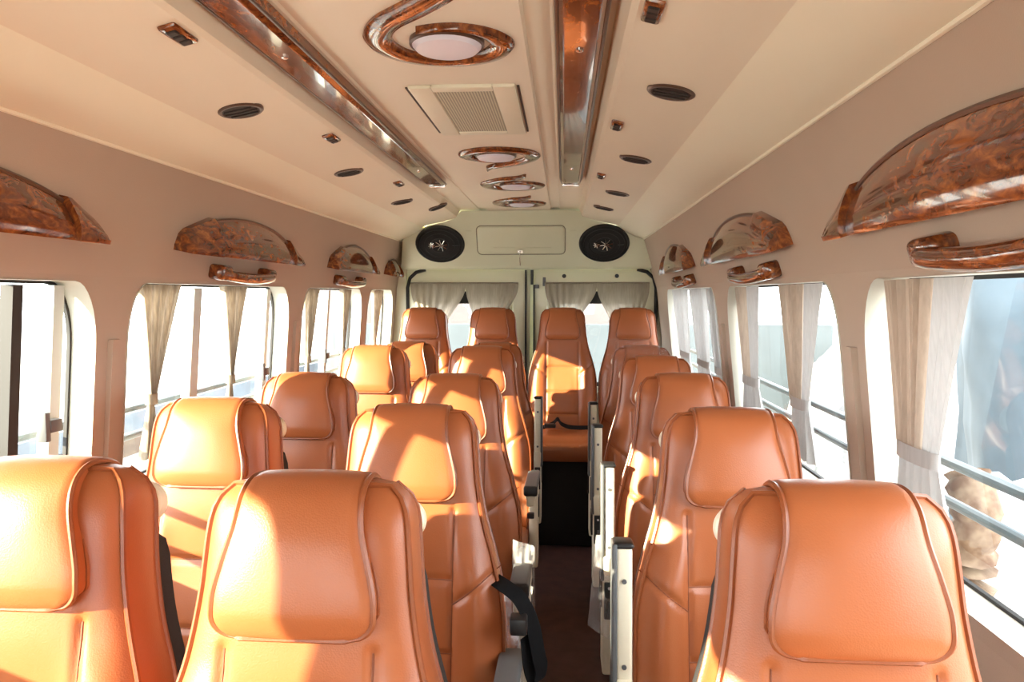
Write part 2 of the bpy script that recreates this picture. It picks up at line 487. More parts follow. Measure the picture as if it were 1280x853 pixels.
# centre, side and cove panels, each a strip of the liner
def ceil_strip(name, idx, m, y1=YC, label=None):
    v = []; f = []
    for (x, z) in idx: v += [(x, Y0, z), (x, y1, z), (x, y1, z + .012), (x, Y0, z + .012)]
    for i in range(len(idx) - 1):
        for (p, q) in ((0, 1), (1, 2), (2, 3), (3, 0)):
            f.append((4*i+p, 4*i+q, 4*i+4+q, 4*i+4+p))
    f.append((0, 1, 2, 3)); e = 4 * (len(idx) - 1); f.append((e, e+1, e+2, e+3))
    return v, f
croot = empty('ceiling', (CX, 1.5, 1.97)); struct(croot, 'cream moulded ceiling liner of the minibus')
def add_c(name, idx, m, y1=YC):
    v, f = ceil_strip(name, idx, m, y1)
    v = [Vector(p) - croot.location for p in v]
    mobj(name, v, f, m, croot, True, 28)
n = len(CP)
rt = [(CX + o_, z) for (o_, z) in CP]; lt = [(CX - o_, z) for (o_, z) in CP]
add_c('centre_panel', list(reversed(lt[:3])) + rt[1:3], 'ceilc', 4.64)
for sgn, L in ((1, rt), (-1, lt)):
    add_c('channel_panel', L[2:9], 'ceil', 4.65)
    add_c('duct_panel', L[8:14], 'ceil', 4.66)
    add_c('cove_panel', L[13:], 'cove', 4.97)
# bead where cove meets wall
for i, (side, X) in enumerate(((1, .515), (-1, -1.085))):
    b = MB().tube([(X, Y0, 1.790), (X, 4.80, 1.790)], .006, 8)
    struct(b.build('trim_%d' % (5 + i), 'cove'), 'thin bead between ceiling cove and side wall')
# roof skin above, closes the top
rf = MB().box(-1.3, .75, Y0 - .1, 5.15, 2.0, 2.05)
struct(rf.build('trim_7', 'creammetal', smooth=False), 'outer roof skin')

# front end of the saloon, behind the photographer: bulkhead with windscreen opening
fw = MB()
fw.box(-1.3, .8, Y0 - .05, Y0, 0, .95).box(-1.3, .8, Y0 - .05, Y0, 1.60, 2.0)
fw.box(-1.3, -1.06, Y0 - .05, Y0, .95, 1.60).box(.5, .8, Y0 - .05, Y0, .95, 1.60)
struct(fw.build('wall_front', 'taupe', smooth=False), 'front bulkhead with windscreen opening')
wg = MB().box(-1.06, .5, Y0 - .03, Y0 - .025, .95, 1.60)
struct(wg.build('window_9', 'glass', smooth=False), 'windscreen')

# rear end: corner posts, header box, twin doors
DX0, DX1, DXC = -1.085, .635, -.225
rw = MB()
rw.box(-1.3, DX0, 4.93, 5.03, 0, 2.0).box(DX1, .8, 4.93, 5.03, 0, 2.0).box(-1.3, .8, 4.97, 5.03, 1.53, 2.0).box(-1.3, -1.0, 4.972, 5.03, 0, 1.6).box(.55, .8, 4.972, 5.03, 0, 1.6).box(DXC - .07, DXC + .07, 4.972, 5.03, 0, 1.6)
rear_o = rw.build('wall_rear', 'creammetal', smooth=False); struct(rear_o, 'rear wall of the minibus around the twin doors')
# grey corner fillers
cf = MB()
# header box with rounded, tilted front
hx0, hx1 = -1.09, .60
hb = MB(); rings = []
TY, BY, TZ, BZ = 4.64, 4.80, 1.925, 1.605
hsl = (BY - TY) / (TZ - BZ)
for i in range(29):
    x = hx0 + (hx1 - hx0) * i / 28; e = abs(i - 14) / 14
    xt = (hx0 + hx1) / 2 + (x - (hx0 + hx1) / 2) * .965
    tz = min(ceil_z(xt) - .003, 1.968); ins = .02 if i in (0, 28) else 0
    yt = TY - (tz - TZ) * hsl + ins
    rings.append([(xt, 4.99, tz), (xt, yt, tz), (x, BY - .010 + ins, BZ + .02), (x, BY + .004 + ins, BZ + .006), (x, BY + .016 + ins, BZ), (x, 4.99, BZ)])
hroot = empty('rear_header', (CX, 4.75, 1.62)); struct(hroot, 'cream header box above the rear doors')
hroot['kind'] = 'structure'
def hfin(b, name, m, **k):
    b.v = [p - Vector(hroot.location) for p in b.v]; return b.build(name, m, hroot, **k)
hfin(hb.loft(rings), 'header_body', 'creammetal', auto=30)
hroot.name = 'trim_8'
# direction on the header face
hd = Vector((0, BY - TY, BZ - TZ)).normalized()      # down along face
hn = Vector((0, hd.z, -hd.y)); hn = hn if hn.y < 0 else -hn
def HP(x, k, out=0.0):
    """point on header face: k = distance down from the top edge"""
    return Vector((x, TY, TZ)) + hd * k + hn * out
HL = Vector((0, BY - TY, BZ - TZ)).length
# hatch
def hrr(x0, x1, k0, k1, r, n=6):
    pts = []
    for (cx, ck, a0) in ((x1 - r, k0 + r, 270), (x1 - r, k1 - r, 0), (x0 + r, k1 - r, 90), (x0 + r, k0 + r, 180)):
        for i in range(n):
            a = R(a0 + 90 * i / (n - 1)); pts.append((cx + r * cos(a), ck + r * sin(a)))
    return pts
hl = hrr(-.565, .010, .055, .255, .03)
b = MB(); b.tube([HP(x, k, .001) for (x, k) in hl], .0028, 6, True)
hfin(b, 'hatch_seam', mat('hatch_groove', (.22, .20, .13), rough=.6))
hl2 = hrr(-.558, .003, .062, .248, .026)
b = MB(); b.loft([[HP(x, k, -.002) for (x, k) in hl2], [HP(x, k, .005) for (x, k) in hl2], [HP(CX + .0075 + (x - CX - .0075) * .985, .155 + (k - .155) * .96, .007) for (x, k) in hl2]])
hfin(b, 'hatch_lid', 'creammetal')
b = MB().tube([HP(-.46, .205, .008), HP(-.08, .205, .008)], .0022, 6); hfin(b, 'hatch_crease', 'creammetal')
b = MB().lathe([(.012, 0), (.012, .008), (.008, .011)], HP(-.285, .235, .005), rot=hn.to_track_quat('Z', 'Y').to_matrix(), seg=16)
lock = hfin(b, 'lock', 'chrome')
b = MB()
kp = HP(-.285, .235, .018)
b.tube([kp + Vector((0, 0, 0)), kp + Vector((0, -.004, -.03)), kp + Vector((.003, -.004, -.085))], .003, 6)
b.lathe([(.011, -.002), (.011, .002)], kp + Vector((-.006, -.006, .006)), rot=Matrix.Rotation(R(90), 3, 'X'), seg=12)
b.lathe([(.011, -.002), (.011, .002)], kp + Vector((.010, -.006, .004)), rot=Matrix.Rotation(R(90), 3, 'X'), seg=12)
key = hfin(b, 'key', 'chrome')
for x in (-.62, .06):
    b = MB().tube([HP(x - .02, .09, .002), HP(x + .02, .09, .002)], .002, 6); hfin(b, 'stamped_mark', 'creammetal')

# rear doors
def rear_door(n, x0, x1, hinge):
    root = empty('door_%d' % n, ((x0 + x1) / 2, 4.95, .05))
    struct(root, 'cream %s rear door with curtained window' % ('left' if hinge < 0 else 'right'))
    rl = Vector(root.location)
    def fin(b, name, m, **k):
        b.v = [p - rl for p in b.v]; return b.build(name, m, root, **k)
    z0, z1 = .05, 1.60
    yF = 4.915
    # window opening in door
    if hinge < 0: a, c = x0 + .085, x1 - .115
    else: a, c = x0 + .115, x1 - .085
    wz0, wz1 = .80, 1.455
    lp = rrect(a, c, wz0, wz1, .075, .12, .08)     # here "y" plays x
    lo = rrect(x0, x1, z0, z1, .05, .07, .04)
    li = [((x0 + x1)/2 + (x - (x0 + x1)/2) * .93, z + (-.022 if z > 1 else .03)) for (x, z) in lo]
    b = MB()
    b.loft([[(x, 4.96, z) for (x, z) in lo], [(x, yF + .012, z) for (x, z) in lo], [(x, yF, z) for (x, z) in li],
            [(a + (x - a) * 1.0 + (-.03 if x < (a + c)/2 else .03), yF - .004, z + (.03 if z > 1.1 else -.03)) for (x, z) in lp],
            [(x + (-.018 if x < (a + c)/2 else .018), yF + .012, z + (.018 if z > 1.1 else -.018)) for (x, z) in lp],
            [(x, yF + .014, z) for (x, z) in lp], [(x, 4.97, z) for (x, z) in lp]], cap=False)
    fin(b, 'door_panel', 'creammetal', auto=40)
    # black window edge, pane
    l3 = [((a + c)/2 + (x - (a + c)/2) * .93, z + (-.085 if z > 1.1 else .03)) for (x, z) in lp]
    b = MB().loft([[(x, 4.968, z) for (x, z) in lp], [(x, 4.968, z) for (x, z) in l3], [(x, 4.985, z) for (x, z) in l3], [(x, 4.985, z) for (x, z) in lp]], cap=False)
    fin(b, 'window_mask', 'rubber')
    b = MB().add([(x, 4.986, z) for (x, z) in lp], [list(range(len(lp)))]); fin(b, 'window_pane', 'glass', smooth=False)
    return root, fin
d1, fin1 = rear_door(1, DX0 + .02, DXC - .028, -1)
d2, fin2 = rear_door(2, DXC + .028, DX1 - .02, 1)
fin1(MB().tube([(DX0 + .012, 4.93, .05), (DX0 + .012, 4.92, 1.48), (DX0 + .03, 4.915, 1.545), (DX0 + .075, 4.91, 1.585), (DX0 + .14, 4.91, 1.603)], .012, 8), 'door_seal', 'rubber')
fin2(MB().tube([(DX1 - .012, 4.93, .05), (DX1 - .012, 4.92, 1.48), (DX1 - .03, 4.915, 1.545), (DX1 - .075, 4.91, 1.585), (DX1 - .14, 4.91, 1.603)], .012, 8), 'door_seal', 'rubber')
fin2(MB().rbox(DXC - .026, DXC - .004, 4.93, 4.96, .05, 1.6, .004), 'overlap_strip', 'creammetal')
fin1(MB().rbox(DXC - .036, DXC - .026, 4.905, 4.95, .05, 1.6, .003), 'edge_seal', 'rubber')
fin2(MB().rbox(DXC + .020, DXC + .030, 4.905, 4.95, .05, 1.5, .003), 'edge_seal', 'rubber')
fin2(MB().rbox(DXC + .003, DXC + .022, 4.90, 4.93, 1.50, 1.60, .003), 'top_bolt', 'black')
b = MB().rbox(DXC + .03, DXC + .06, 4.885, 4.915, 1.475, 1.50, .003).rbox(DXC + .085, DXC + .105, 4.90, 4.915, 1.49, 1.55, .003)
fin2(b, 'latch', 'grey')
for x in (.005, .36):
    fin2(MB().lathe([(.014, 0), (.014, -.006), (.009, -.009)], (x, 4.912, 1.558), rot=Matrix.Rotation(R(-90), 3, 'X').inverted(), seg=14), 'bolt', 'black')

# bench plinth under the rear row
pl = MB().rbox(-1.17, .66, 4.03, 4.88, 0.002, .49, .008)
plo = pl.build('rear_bench_plinth', 'blackmat')
tag(plo, 'black boxed plinth under the rear row of seats', 'plinth')

# ================================================================ SEATS
RC = R(9); sr, cr = sin(RC), cos(RC)
ZBK = .442; YBK = -.755 * sr
def SP(u, t, n_): return Vector((u, YBK + t * sr - n_ * cr, ZBK + t * cr + n_ * sr))
WT = [(0, .192), (.10, .202), (.24, .206), (.34, .200), (.43, .179), (.51, .156), (.59, .142), (.66, .136), (.70, .1315), (.722, .123), (.738, .107)]
LT = .738
def HWID(t): return smooth_tab(WT, t)
SEAMS = [((-.098, 0), (-.098, .53)), ((.098, 0), (.098, .53)), ((-.098, .385), (.098, .385)), ((-.098, .235), (.098, .235)), ((-.098, .10), (.098, .10)),
         ((-.098, .335), (-.20, .415)), ((.098, .335), (.20, .415))]
def seg_d(u, t, s):
    (a, b), (c, d) = s; dx, dy = c - a, d - b
    k = max(0, min(1, ((u - a) * dx + (t - b) * dy) / (dx*dx + dy*dy)))
    return math.hypot(u - a - k*dx, t - b - k*dy)
def sstep(a, b, x):
    x = max(0, min(1, (x - a) / (b - a))); return x * x * (3 - 2 * x)
def NF(u, t, groove=True):
    w_ = HWID(t); a = min(1, abs(u) / w_)
    lower = sstep(.02, .14, t) * (1 - sstep(.36, .52, t))
    nn = .048 + .030 * lower * math.exp(-((a - .74) / .24) ** 2) + .012 * (1 - a * a) * (1 - lower)
    nn -= .020 * a ** 7
    nn += .012 * sstep(.0, .12, t) * (1 - sstep(.2, .4, t)) * (1 - sstep(.2, .5, a))      # lumbar
    tt = max(0, (t - .66) / (LT - .66)); nn *= math.sqrt(max(0, 1 - .75 * tt * tt))
    if groove:
        d = min(seg_d(u, t, s) for s in SEAMS)
        nn -= .0065 * math.exp(-(d / .007) ** 2)
    return nn
def seat_backrest():
    b = MB(); rings = []
    nt_ = 118; nu = 72
    ts = [LT * i / nt_ for i in range(nt_ + 1)]
    for t in ts:
        w_ = HWID(t); ring = []
        for i in range(nu + 1):
            u = -w_ + 2 * w_ * i / nu
            ring.append(SP(u, t, NF(u, t)))
        ne = NF(w_, t); tt = max(0, (t - .68) / (LT - .68)); nb = -.062 + .03 * tt * tt
        side = [(1.012, ne - .012), (1.02, ne - .035), (1.012, (ne + nb) / 2 - .012), (.985, nb)]
        ring += [SP(w_ * k, t, q) for (k, q) in side]
        ring += [SP(w_ * .5, t, nb - .003), SP(-w_ * .5, t, nb - .003)]
        ring += [SP(-w_ * k, t, q) for (k, q) in reversed(side)]
        rings.append(ring)
    # rounded top
    last = rings[-1]; c = sum(last, Vector()) / len(last)
    rings.append([c + (p - c) * .80 + Vector((0, .0, .006)) for p in last])
    rings.append([c + (p - c) * .40 + Vector((0, .001, .009)) for p in last])
    b.loft(rings)
    return b
def edge_path(off=0.0, nshift=0.0, k=1.0):
    pts = []
    ts = [i * LT / 46 for i in range(47)]
    for t in ts: pts.append(SP(-HWID(t) * k, t, NF(HWID(t), t, False) + nshift))
    w_ = HWID(LT)
    for i in range(1, 12):
        u = -w_ + 2 * w_ * i / 12; pts.append(SP(u * k, LT + .002, NF(u, LT, False) + nshift))
    for t in reversed(ts): pts.append(SP(HWID(t) * k, t, NF(HWID(t), t, False) + nshift))
    return pts
# headrest pillow: a padded flap hung over the top of the backrest
PPATH = [(.640, -.072), (.700, -.070), (.730, -.062), (.746, -.042), (.753, -.010), (.751, .024), (.741, .048), (.720, .066), (.68, .076), (.63, .081), (.59, .082), (.566, .079), (.552, .074)]
PH = [(0, .062), (.25, .074), (.45, .079), (.56, .080), (.66, .083), (.77, .094), (.86, .1025), (.92, .104), (1, .104)]
def pillow_pts():
    c = catmull([(t, n_, 0) for (t, n_) in PPATH], 6)
    L = [0]
    for p, q in zip(c, c[1:]): L.append(L[-1] + (q - p).length)
    return c, [l / L[-1] for l in L], L[-1]
PC, PS, PLEN = pillow_pts()
def pillow_half(s):
    h = smooth_tab(PH, s)
    r = .030 / PLEN
    if s > 1 - r:
        k = (s - (1 - r)) / r; h -= .030 * (1 - math.sqrt(max(0, 1 - k * k)))
    if s < r:
        k = (r - s) / r; h -= .03 * (1 - math.sqrt(max(0, 1 - k * k)))
    return h
def pnorm(i):
    a = PC[max(0, i - 1)]; b_ = PC[min(len(PC) - 1, i + 1)]; d = (b_ - a).normalized()
    return Vector((d.y, -d.x, 0)) * -1
def seat_pillow():
    b = MB(); nu = 22; N = len(PC)
    outer = []; inner = []
    sgn = 1 if pnorm(N - 6).y > 0 else -1
    for i in range(N):
        nr = pnorm(i) * sgn; h = pillow_half(PS[i])
        edge = min(1, (1 - PS[i]) / .08, PS[i] / .08 + .3)
        ro = []; ri = []
        for k in range(nu + 1):
            x = -1 + 2 * k / nu
            crown = (.003 + .009 * sstep(.5, .72, PS[i])) * (1 - abs(x) ** 2.6) * math.sqrt(max(0, edge)) - .004 * (abs(x) > .999)
            p = PC[i] + nr * crown
            q = PC[i] - nr * .030
            ro.append(SP(x * h, p.x, p.y)); ri.append(SP(x * h * .985, q.x, q.y))
        outer.append(ro); inner.append(ri)
    n1 = nu + 1
    v = [p for r_ in outer for p in r_] + [p for r_ in inner for p in r_]; o = N * n1; f = []
    for i in range(N - 1):
        for k in range(nu):
            f.append((i*n1+k, i*n1+k+1, (i+1)*n1+k+1, (i+1)*n1+k)); f.append((o+i*n1+k, o+i*n1+k+1, o+(i+1)*n1+k+1, o+(i+1)*n1+k))
        f.append((i*n1, (i+1)*n1, o+(i+1)*n1, o+i*n1)); f.append((i*n1+nu, (i+1)*n1+nu, o+(i+1)*n1+nu, o+i*n1+nu))
    for k in range(nu):
        f.append((k, k+1, o+k+1, o+k)); e = (N-1)*n1; f.append((e+k, e+k+1, o+e+k+1, o+e+k))
    b.add(v, f)
    # perimeter for piping
    per = [r_[0] for r_ in outer[4:]] + outer[-1][1:-1] + [r_[-1] for r_ in reversed(outer[4:])]
    per2 = [r_[0] for r_ in inner[4:]] + inner[-1][1:-1] + [r_[-1] for r_ in reversed(inner[4:])]
    return b, per, per2
def slab(t0, t1, grow, n0, n1, rnd=.02, nn=24):
    """rounded plate following the outline of the back"""
    rings = []
    for (nv, gi) in ((n0, -.004), (n0 - .004, 0), (n1 + .006, 0), (n1, -.006)):
        ring = []
        ts = [t0 + (t1 - t0) * i / nn for i in range(nn + 1)]
        def hw(t):
            w_ = HWID(min(t, .70)) + grow + gi
            for (e, s_) in ((t1, 1), (t0, -1)):
                k = (rnd - abs(e - t)) / rnd
                if k > 0: w_ -= rnd * (1 - math.sqrt(max(0, 1 - min(1, k) ** 2)))
            return w_
        ring += [SP(-hw(t), t, nv) for t in ts] + [SP(hw(t), t, nv) for t in reversed(ts)]
        rings.append(ring)
    return MB().loft(rings)

def seat_cushion():
    b = MB(); rings = []; wz = .200
    yb, yf = YBK + .02, YBK - .37
    zt, zb = .455, .335
    N = 26
    for i in range(N + 1):
        k = i / N; y = yb + (yf - yb) * k
        drop = .035 * max(0, (k - .7) / .3) ** 2
        ring = []
        nu = 30
        for j in range(nu + 1):
            u = -1 + 2 * j / nu
            z = zt + .02 * abs(u) ** 2.5 * (1 - .5*k) - .03 * abs(u) ** 12 - drop + .012 * k
            dseam = min(abs(abs(u * wz) - .105), .05)
            z -= .006 * math.exp(-(dseam / .006) ** 2)
            ring.append((u * wz, y, z))
        ring += [(wz * 1.01, y, zt - .06), (wz * .97, y, zb), (-wz * .97, y, zb), (-wz * 1.01, y, zt - .06)]
        rings.append([Vector(p) for p in ring])
    last = rings[-1]; c = Vector((0, yf, .395))
    rings.append([c + (p - c) * .93 + Vector((0, -.022, 0)) for p in last])
    rings.append([c + (p - c) * .70 + Vector((0, -.032, 0)) for p in last])
    b.loft(rings)
    per = [Vector((-wz, yb + (yf - yb) * i / 10, zt - .012)) for i in range(11)] + [Vector((-wz + 2 * wz * i / 10, yf - .012, zt - .035)) for i in range(1, 10)] + [Vector((wz, yf + (yb - yf) * i / 10, zt - .012)) for i in range(11)]
    return b, per

def make_seat(arm=None, arm_side=1, belt=False, base=True):
    """arm: None, 'down' or 'up'; arm_side: +1 = towards +X"""
    root = empty('passenger_seat')
    br = seat_backrest().build('backrest', 'leather', root, auto=50)
    MB().tube(edge_path(0, .002, 1.004), .0042, 6).build('backrest_piping', 'piping', br)
    MB().tube([SP(-HWID(t) * .99, t, -.058 + .03 * max(0, (t - .68) / (LT - .68)) ** 2) for t in [i * LT / 40 for i in range(41)]], .004, 6).build('rear_piping', 'piping', br)
    MB().tube([SP(HWID(t) * .99, t, -.058 + .03 * max(0, (t - .68) / (LT - .68)) ** 2) for t in [i * LT / 40 for i in range(41)]], .004, 6).build('rear_piping', 'piping', br)
    sm = MB()
    for ((a, b_), (c, d)) in SEAMS:
        sm.tube([SP(a + (c - a) * i / 24, b_ + (d - b_) * i / 24, NF(a + (c - a) * i / 24, b_ + (d - b_) * i / 24) + .0006) for i in range(25)], .0013, 5)
    sm.build('stitched_seams', 'seam', br)
    pb, per, per2 = seat_pillow()
    p = pb.build('headrest_pillow', 'leather', root, auto=50)
    MB().tube(per, .0042, 6).build('pillow_piping', 'piping', p)
    MB().tube(per2, .0038, 6).build('pillow_piping', 'piping', p)
    slab(.650, .712, .004, -.064, -.090, .03).build('back_cap', 'cream', root)
    slab(.03, .645, -.003, -.066, -.106, .05).build('back_mesh_panel', 'mesh', root)
    cb, cper = seat_cushion()
    cu = cb.build('seat_cushion', 'leather', root, auto=50)
    MB().tube(cper, .004, 6).build('cushion_piping', 'piping', cu)
    if base:
        fy0, fy1 = YBK - .36, YBK + .05
        for s in (-1, 1):
            x = s * .185
            MB().rbox(x - .012, x + .012, fy0, fy1 + .04, .24, .345, .005).build('side_frame', 'cream', root)
            for y in (fy0 + .05, fy1 - .03):
                MB().rbox(x - .014, x + .014, y - .018, y + .018, 0, .245, .004).build('leg', 'grey', root)
        MB().rbox(-.17, .17, fy0 + .02, fy0 + .05, .27, .32, .004).build('cross_bar', 'grey', root)
    if arm:
        s = arm_side
        x = s * (.222 if s > 0 else .232)
        # hinge bracket, fixed to the back
        hg = MB().rbox(x - .018, x + .018, YBK - .06, YBK + .05, .30, .66, .008)
        hg = hg.build('side_bracket', 'cream', root)
        MB().rbox(x + s*.016, x + s*.022, YBK - .03, YBK + .02, .50, .585, .003).build('recline_plate', 'black', hg)
        if arm == 'up':
            A = Vector((x, YBK - .035, .585)); d = Vector((0, .10, .99)).normalized(); L = .335
        else:
            A = Vector((x, YBK + .02, .650)); d = Vector((0, -1, .07)).normalized(); L = .33
        up = Vector((1, 0, 0)).cross(d)
        def arm_box(l0, l1, w0, hh0, hh1, sx=0.0):
            bb = MB().rbox(-w0, w0, l0, l1, hh0, hh1, min(.008, w0 * .7), 3)
            rot = Matrix((Vector((1, 0, 0)), d, Vector((1, 0, 0)).cross(d) * (1 if arm == 'up' else -1))).transposed()
            bb.v = [A + rot @ (q + Vector((sx, 0, 0))) for q in bb.v]
            return bb
        if arm == 'up':
            a_ = arm_box(0, L, .017, -.035, .020).build('armrest', 'cream', root)
            arm_box(-.004, L + .006, .007, -.038, .024, -s * -.0) if False else None
            arm_box(.0, L + .007, .005, -.040, .026, s * .019).build('armrest_pad', 'grey', a_)
            arm_box(L - .004, L + .010, .022, -.038, .024, s * .001).build('armrest_cap', 'black', a_)
            for l in (.10, .27):
                bb = MB().lathe([(.005, 0), (.005, .003)], A + d * l + Vector((0, -.021, 0)), rot=Matrix.Rotation(R(90), 3, 'X'), seg=10)
                bb.build('screw', 'grey', a_)
            # recline control under the arm
            q = A + Vector((0, -.028, -.035))
            c_ = MB().rbox(q.x - .014, q.x + .014, q.y - .006, q.y + .006, q.z - .075, q.z + .035, .003).build('recline_control', 'black', root)
            MB().lathe([(.004, 0), (.004, .003)], q + Vector((0, -.006, .02)), rot=Matrix.Rotation(R(90), 3, 'X'), seg=10).build('control_dot', 'lamp', c_)
            MB().rbox(q.x - .003, q.x + .006, q.y - .014, q.y, q.z - .07, q.z - .02, .002).build('lever', 'grey', c_)
        else:
            a_ = arm_box(-.02, L, .019, -.022, .012).build('armrest', 'cream', root)
            arm_box(.0, L + .016, .025, .006, .034).build('armrest_pad', 'grey', a_)
            arm_box(L + .008, L + .022, .0255, -.004, .033).build('armrest_cap', 'black', a_)
            arm_box(L - .002, L + .006, .015, -.045, .006).build('armrest_end', 'cream', a_)
            bb = MB().rbox(A.x - .013, A.x + .013, (A + d*L).y - .012, (A + d*L).y + .01, .585, .605, .003)
            bb.build('lever', 'black', a_)
    if belt:
        pass
    return root

ROW_R = [.956, 1.576, 2.264, 2.91, 3.50]
ROW_L = [.960, 1.576, 2.20, 3.02, 3.65]
protoW = make_seat(None)
protoA = make_seat('down', 1)
protoAU = make_seat('up', 1)
protoR = make_seat('up', -1)
protoB = make_seat(None, base=False)
used = set()
def place(proto, x, y, lift, label, group, rz=0.0, tilt=0.0):
    if proto.name in used: o = copy_tree(proto)
    else: used.add(proto.name); o = proto
    o.location = (x, y, lift); o.rotation_euler = (tilt, 0, rz)
    tag(o, label, 'seat', group)
    return o
ordw = ['front', 'second', 'third', 'fourth', 'fifth']
GL = 'paired seats on the left of the aisle'; GR = 'single seats on the right of the aisle'
seats = {}
lw = ['orange leather seat at far lower left, cut by the picture edge, blown out by sun',
      'orange leather window seat on the left, second row, with curtain tip just above it',
      'orange leather window seat on the left, third row from the front',
      'orange leather window seat on the left, fourth row from the front',
      'orange leather window seat on the left, fifth row, mostly hidden behind the fourth']
la = ['large orange leather seat at lower left centre, nearest left seat beside the aisle',
      'orange leather aisle seat on the left, second row, armrest folded down',
      'orange leather aisle seat on the left, third row, armrest folded down',
      'orange leather aisle seat on the left, fourth row, pillow brightly sunlit',
      'orange leather aisle seat on the left, fifth row, cream armrest folded upright']
lr = ['large orange leather seat at lower right, nearest single seat on the right',
      'orange leather single seat on the right, second row, between two tall curtains',
      'orange leather single seat on the right, third row from the front',
      'orange leather single seat on the right, fourth row from the front',
      'orange leather single seat on the right, fifth row, wrapped in clear film']
XW = [-.768, -.820, -.795, -.800, -.785]; YW = [1.02, 1.65, 2.20, 3.02, 3.65]
XA = [-.338, -.328, -.330, -.338, -.345]; XR = [.353, .357, .370, .368, .375]
for i in range(5):
    lift = .028 if i == 3 else 0
    seats['w', i] = place(protoW, XW[i], YW[i], lift + (.004 if i == 4 else 0), lw[i], GL)
    seats['a', i] = place(protoA if i < 4 else protoAU, XA[i], ROW_L[i] + (.02 if i == 4 else 0), lift, la[i], GL)
    seats['r', i] = place(protoR, XR[i], ROW_R[i], 0, lr[i], GR)
rl_ = ['orange leather rear row seat at far left, by the left corner', 'orange leather rear row seat, second from the left, sunlit pillow corner',
       'orange leather rear row seat facing straight up the aisle', 'orange leather rear row seat at far right, by the right corner']
for i, x in enumerate((-.868, -.434, -.004, .424)):
    seats['b', i] = place(protoB, x, 4.48, .163, rl_[i], 'rear row of four seats')

# ================================================================ CEILING FITTINGS
def tilt_frame(x, eps=.02):
    """local frame on the ceiling liner at x: point and slope rotation"""
    z = ceil_z(x); sl = (ceil_z(x + eps) - ceil_z(x - eps)) / (2 * eps)
    return z, math.atan(sl)
# burl strips
def burl_strip(o_, label):
    x = CX + o_
    root = empty('wood_strip', (x, 1.5, 1.965))
    tag(root, label, 'trim strip', 'burl strips on the ceiling')
    rings = []; ya, yb = Y0 + .3 - 1.5, 3.44 - 1.5
    prof = [(-.052, .016), (-.052, -.008), (-.050, -.013), (-.039, -.021), (-.036, -.022), (.036, -.022), (.039, -.021), (.050, -.013), (.052, -.008), (.052, .016)]
    for (y, k) in ((ya, .98), (ya + .01, 1), (yb - .16, 1), (yb - .03, .97), (yb, .90)):
        rings.append([Vector((px * k * .9, y, pz if k > .95 else pz * .7)) for (px, pz) in prof])
    MB().loft(rings).build('strip_body', 'burl', root, auto=18)
    for s in (-1, 1):
        MB().tube([(s * .0475, ya, -.012), (s * .0475, yb - .16, -.012), (s * .042, yb + .001, -.008)], .004, 6).build('edge_rail', 'bronze', root)
    MB().rbox(-.040, .040, yb - .004, yb + .008, -.024, .012, .004).build('end_cap', 'chrome', root)
    for y in (0.05, yb - .45):
        MB().lathe([(.008, 0), (.008, -.004), (.004, -.006)], (0, y, -.021), seg=12).build('screw_cap', 'chrome', root)
    return root
burl_strip(.317, 'glossy burl wood strip running above the aisle, right of the ceiling lamps')
burl_strip(-.317, 'glossy burl wood strip on the ceiling, left of the ceiling lamps')

# round air vents
def round_vent(x, y, label, group='round air vents along the ceiling'):
    z, a = tilt_frame(x)
    root = empty('air_vent', (x, y, z)); root.rotation_euler = (0, -a, 0)
    tag(root, label, 'air vent', group)
    MB().lathe([(.056, .004), (.056, -.002), (.052, -.005), (.047, -.005), (.045, -.001)], (0, 0, 0), seg=28).build('vent_rim', 'bronze', root)
    MB().lathe([(.047, -.002), (.040, -.004), (.02, -.005)], (0, 0, 0), seg=24).build('vent_disc', 'dark', root)
    for k in (-.02, 0, .02):
        MB().rbox(-.042 + abs(k) * .3, .042 - abs(k) * .3, k - .003, k + .003, -.008, -.003, .001, 1).build('vane', 'dark', root)
names = ['nearest the camera', 'second from the camera', 'third from the camera', 'last before the rear header']
for i, (x, y) in enumerate([(CX - .53, 1.80), (CX - .53, 2.72), (CX - .525, 3.6), (CX - .42, 4.05)]):
    round_vent(x, y, 'round dark air vent on the left ceiling panel, ' + names[i])
for i, (x, y) in enumerate([(CX + .53, 1.71), (CX + .53, 2.53), (CX + .53, 3.36), (CX + .50, 3.97)]):
    round_vent(x, y, 'round dark air vent on the right ceiling panel, ' + names[i])
# small rectangular reading-lamp switches
def rect_vent(x, y, label):
    z, a = tilt_frame(x)
    root = empty('slot_switch', (x, y, z)); root.rotation_euler = (0, -a, 0)
    tag(root, label, 'switch', 'slot switches along the ceiling')
    MB().rbox(-.018, .018, -.046, .046, -.008, .004, .006).build('switch_frame', 'burl', root)
    for k in (-.023, .0, .023):
        MB().rbox(-.010, .010, k - .009, k + .009, -.012, -.006, .002, 1).build('rocker', 'dark', root)
for i, (x, y) in enumerate([(CX - .437, 1.335), (CX - .437, 2.23), (CX - .437, 3.15)]):
    rect_vent(x, y, 'small brown slot switch on the left ceiling ridge, ' + names[i])
for i, (x, y) in enumerate([(CX + .437, 1.285), (CX + .437, 2.12), (CX + .437, 3.0)]):
    rect_vent(x, y, 'small brown slot switch on the right ceiling ridge, ' + names[i])

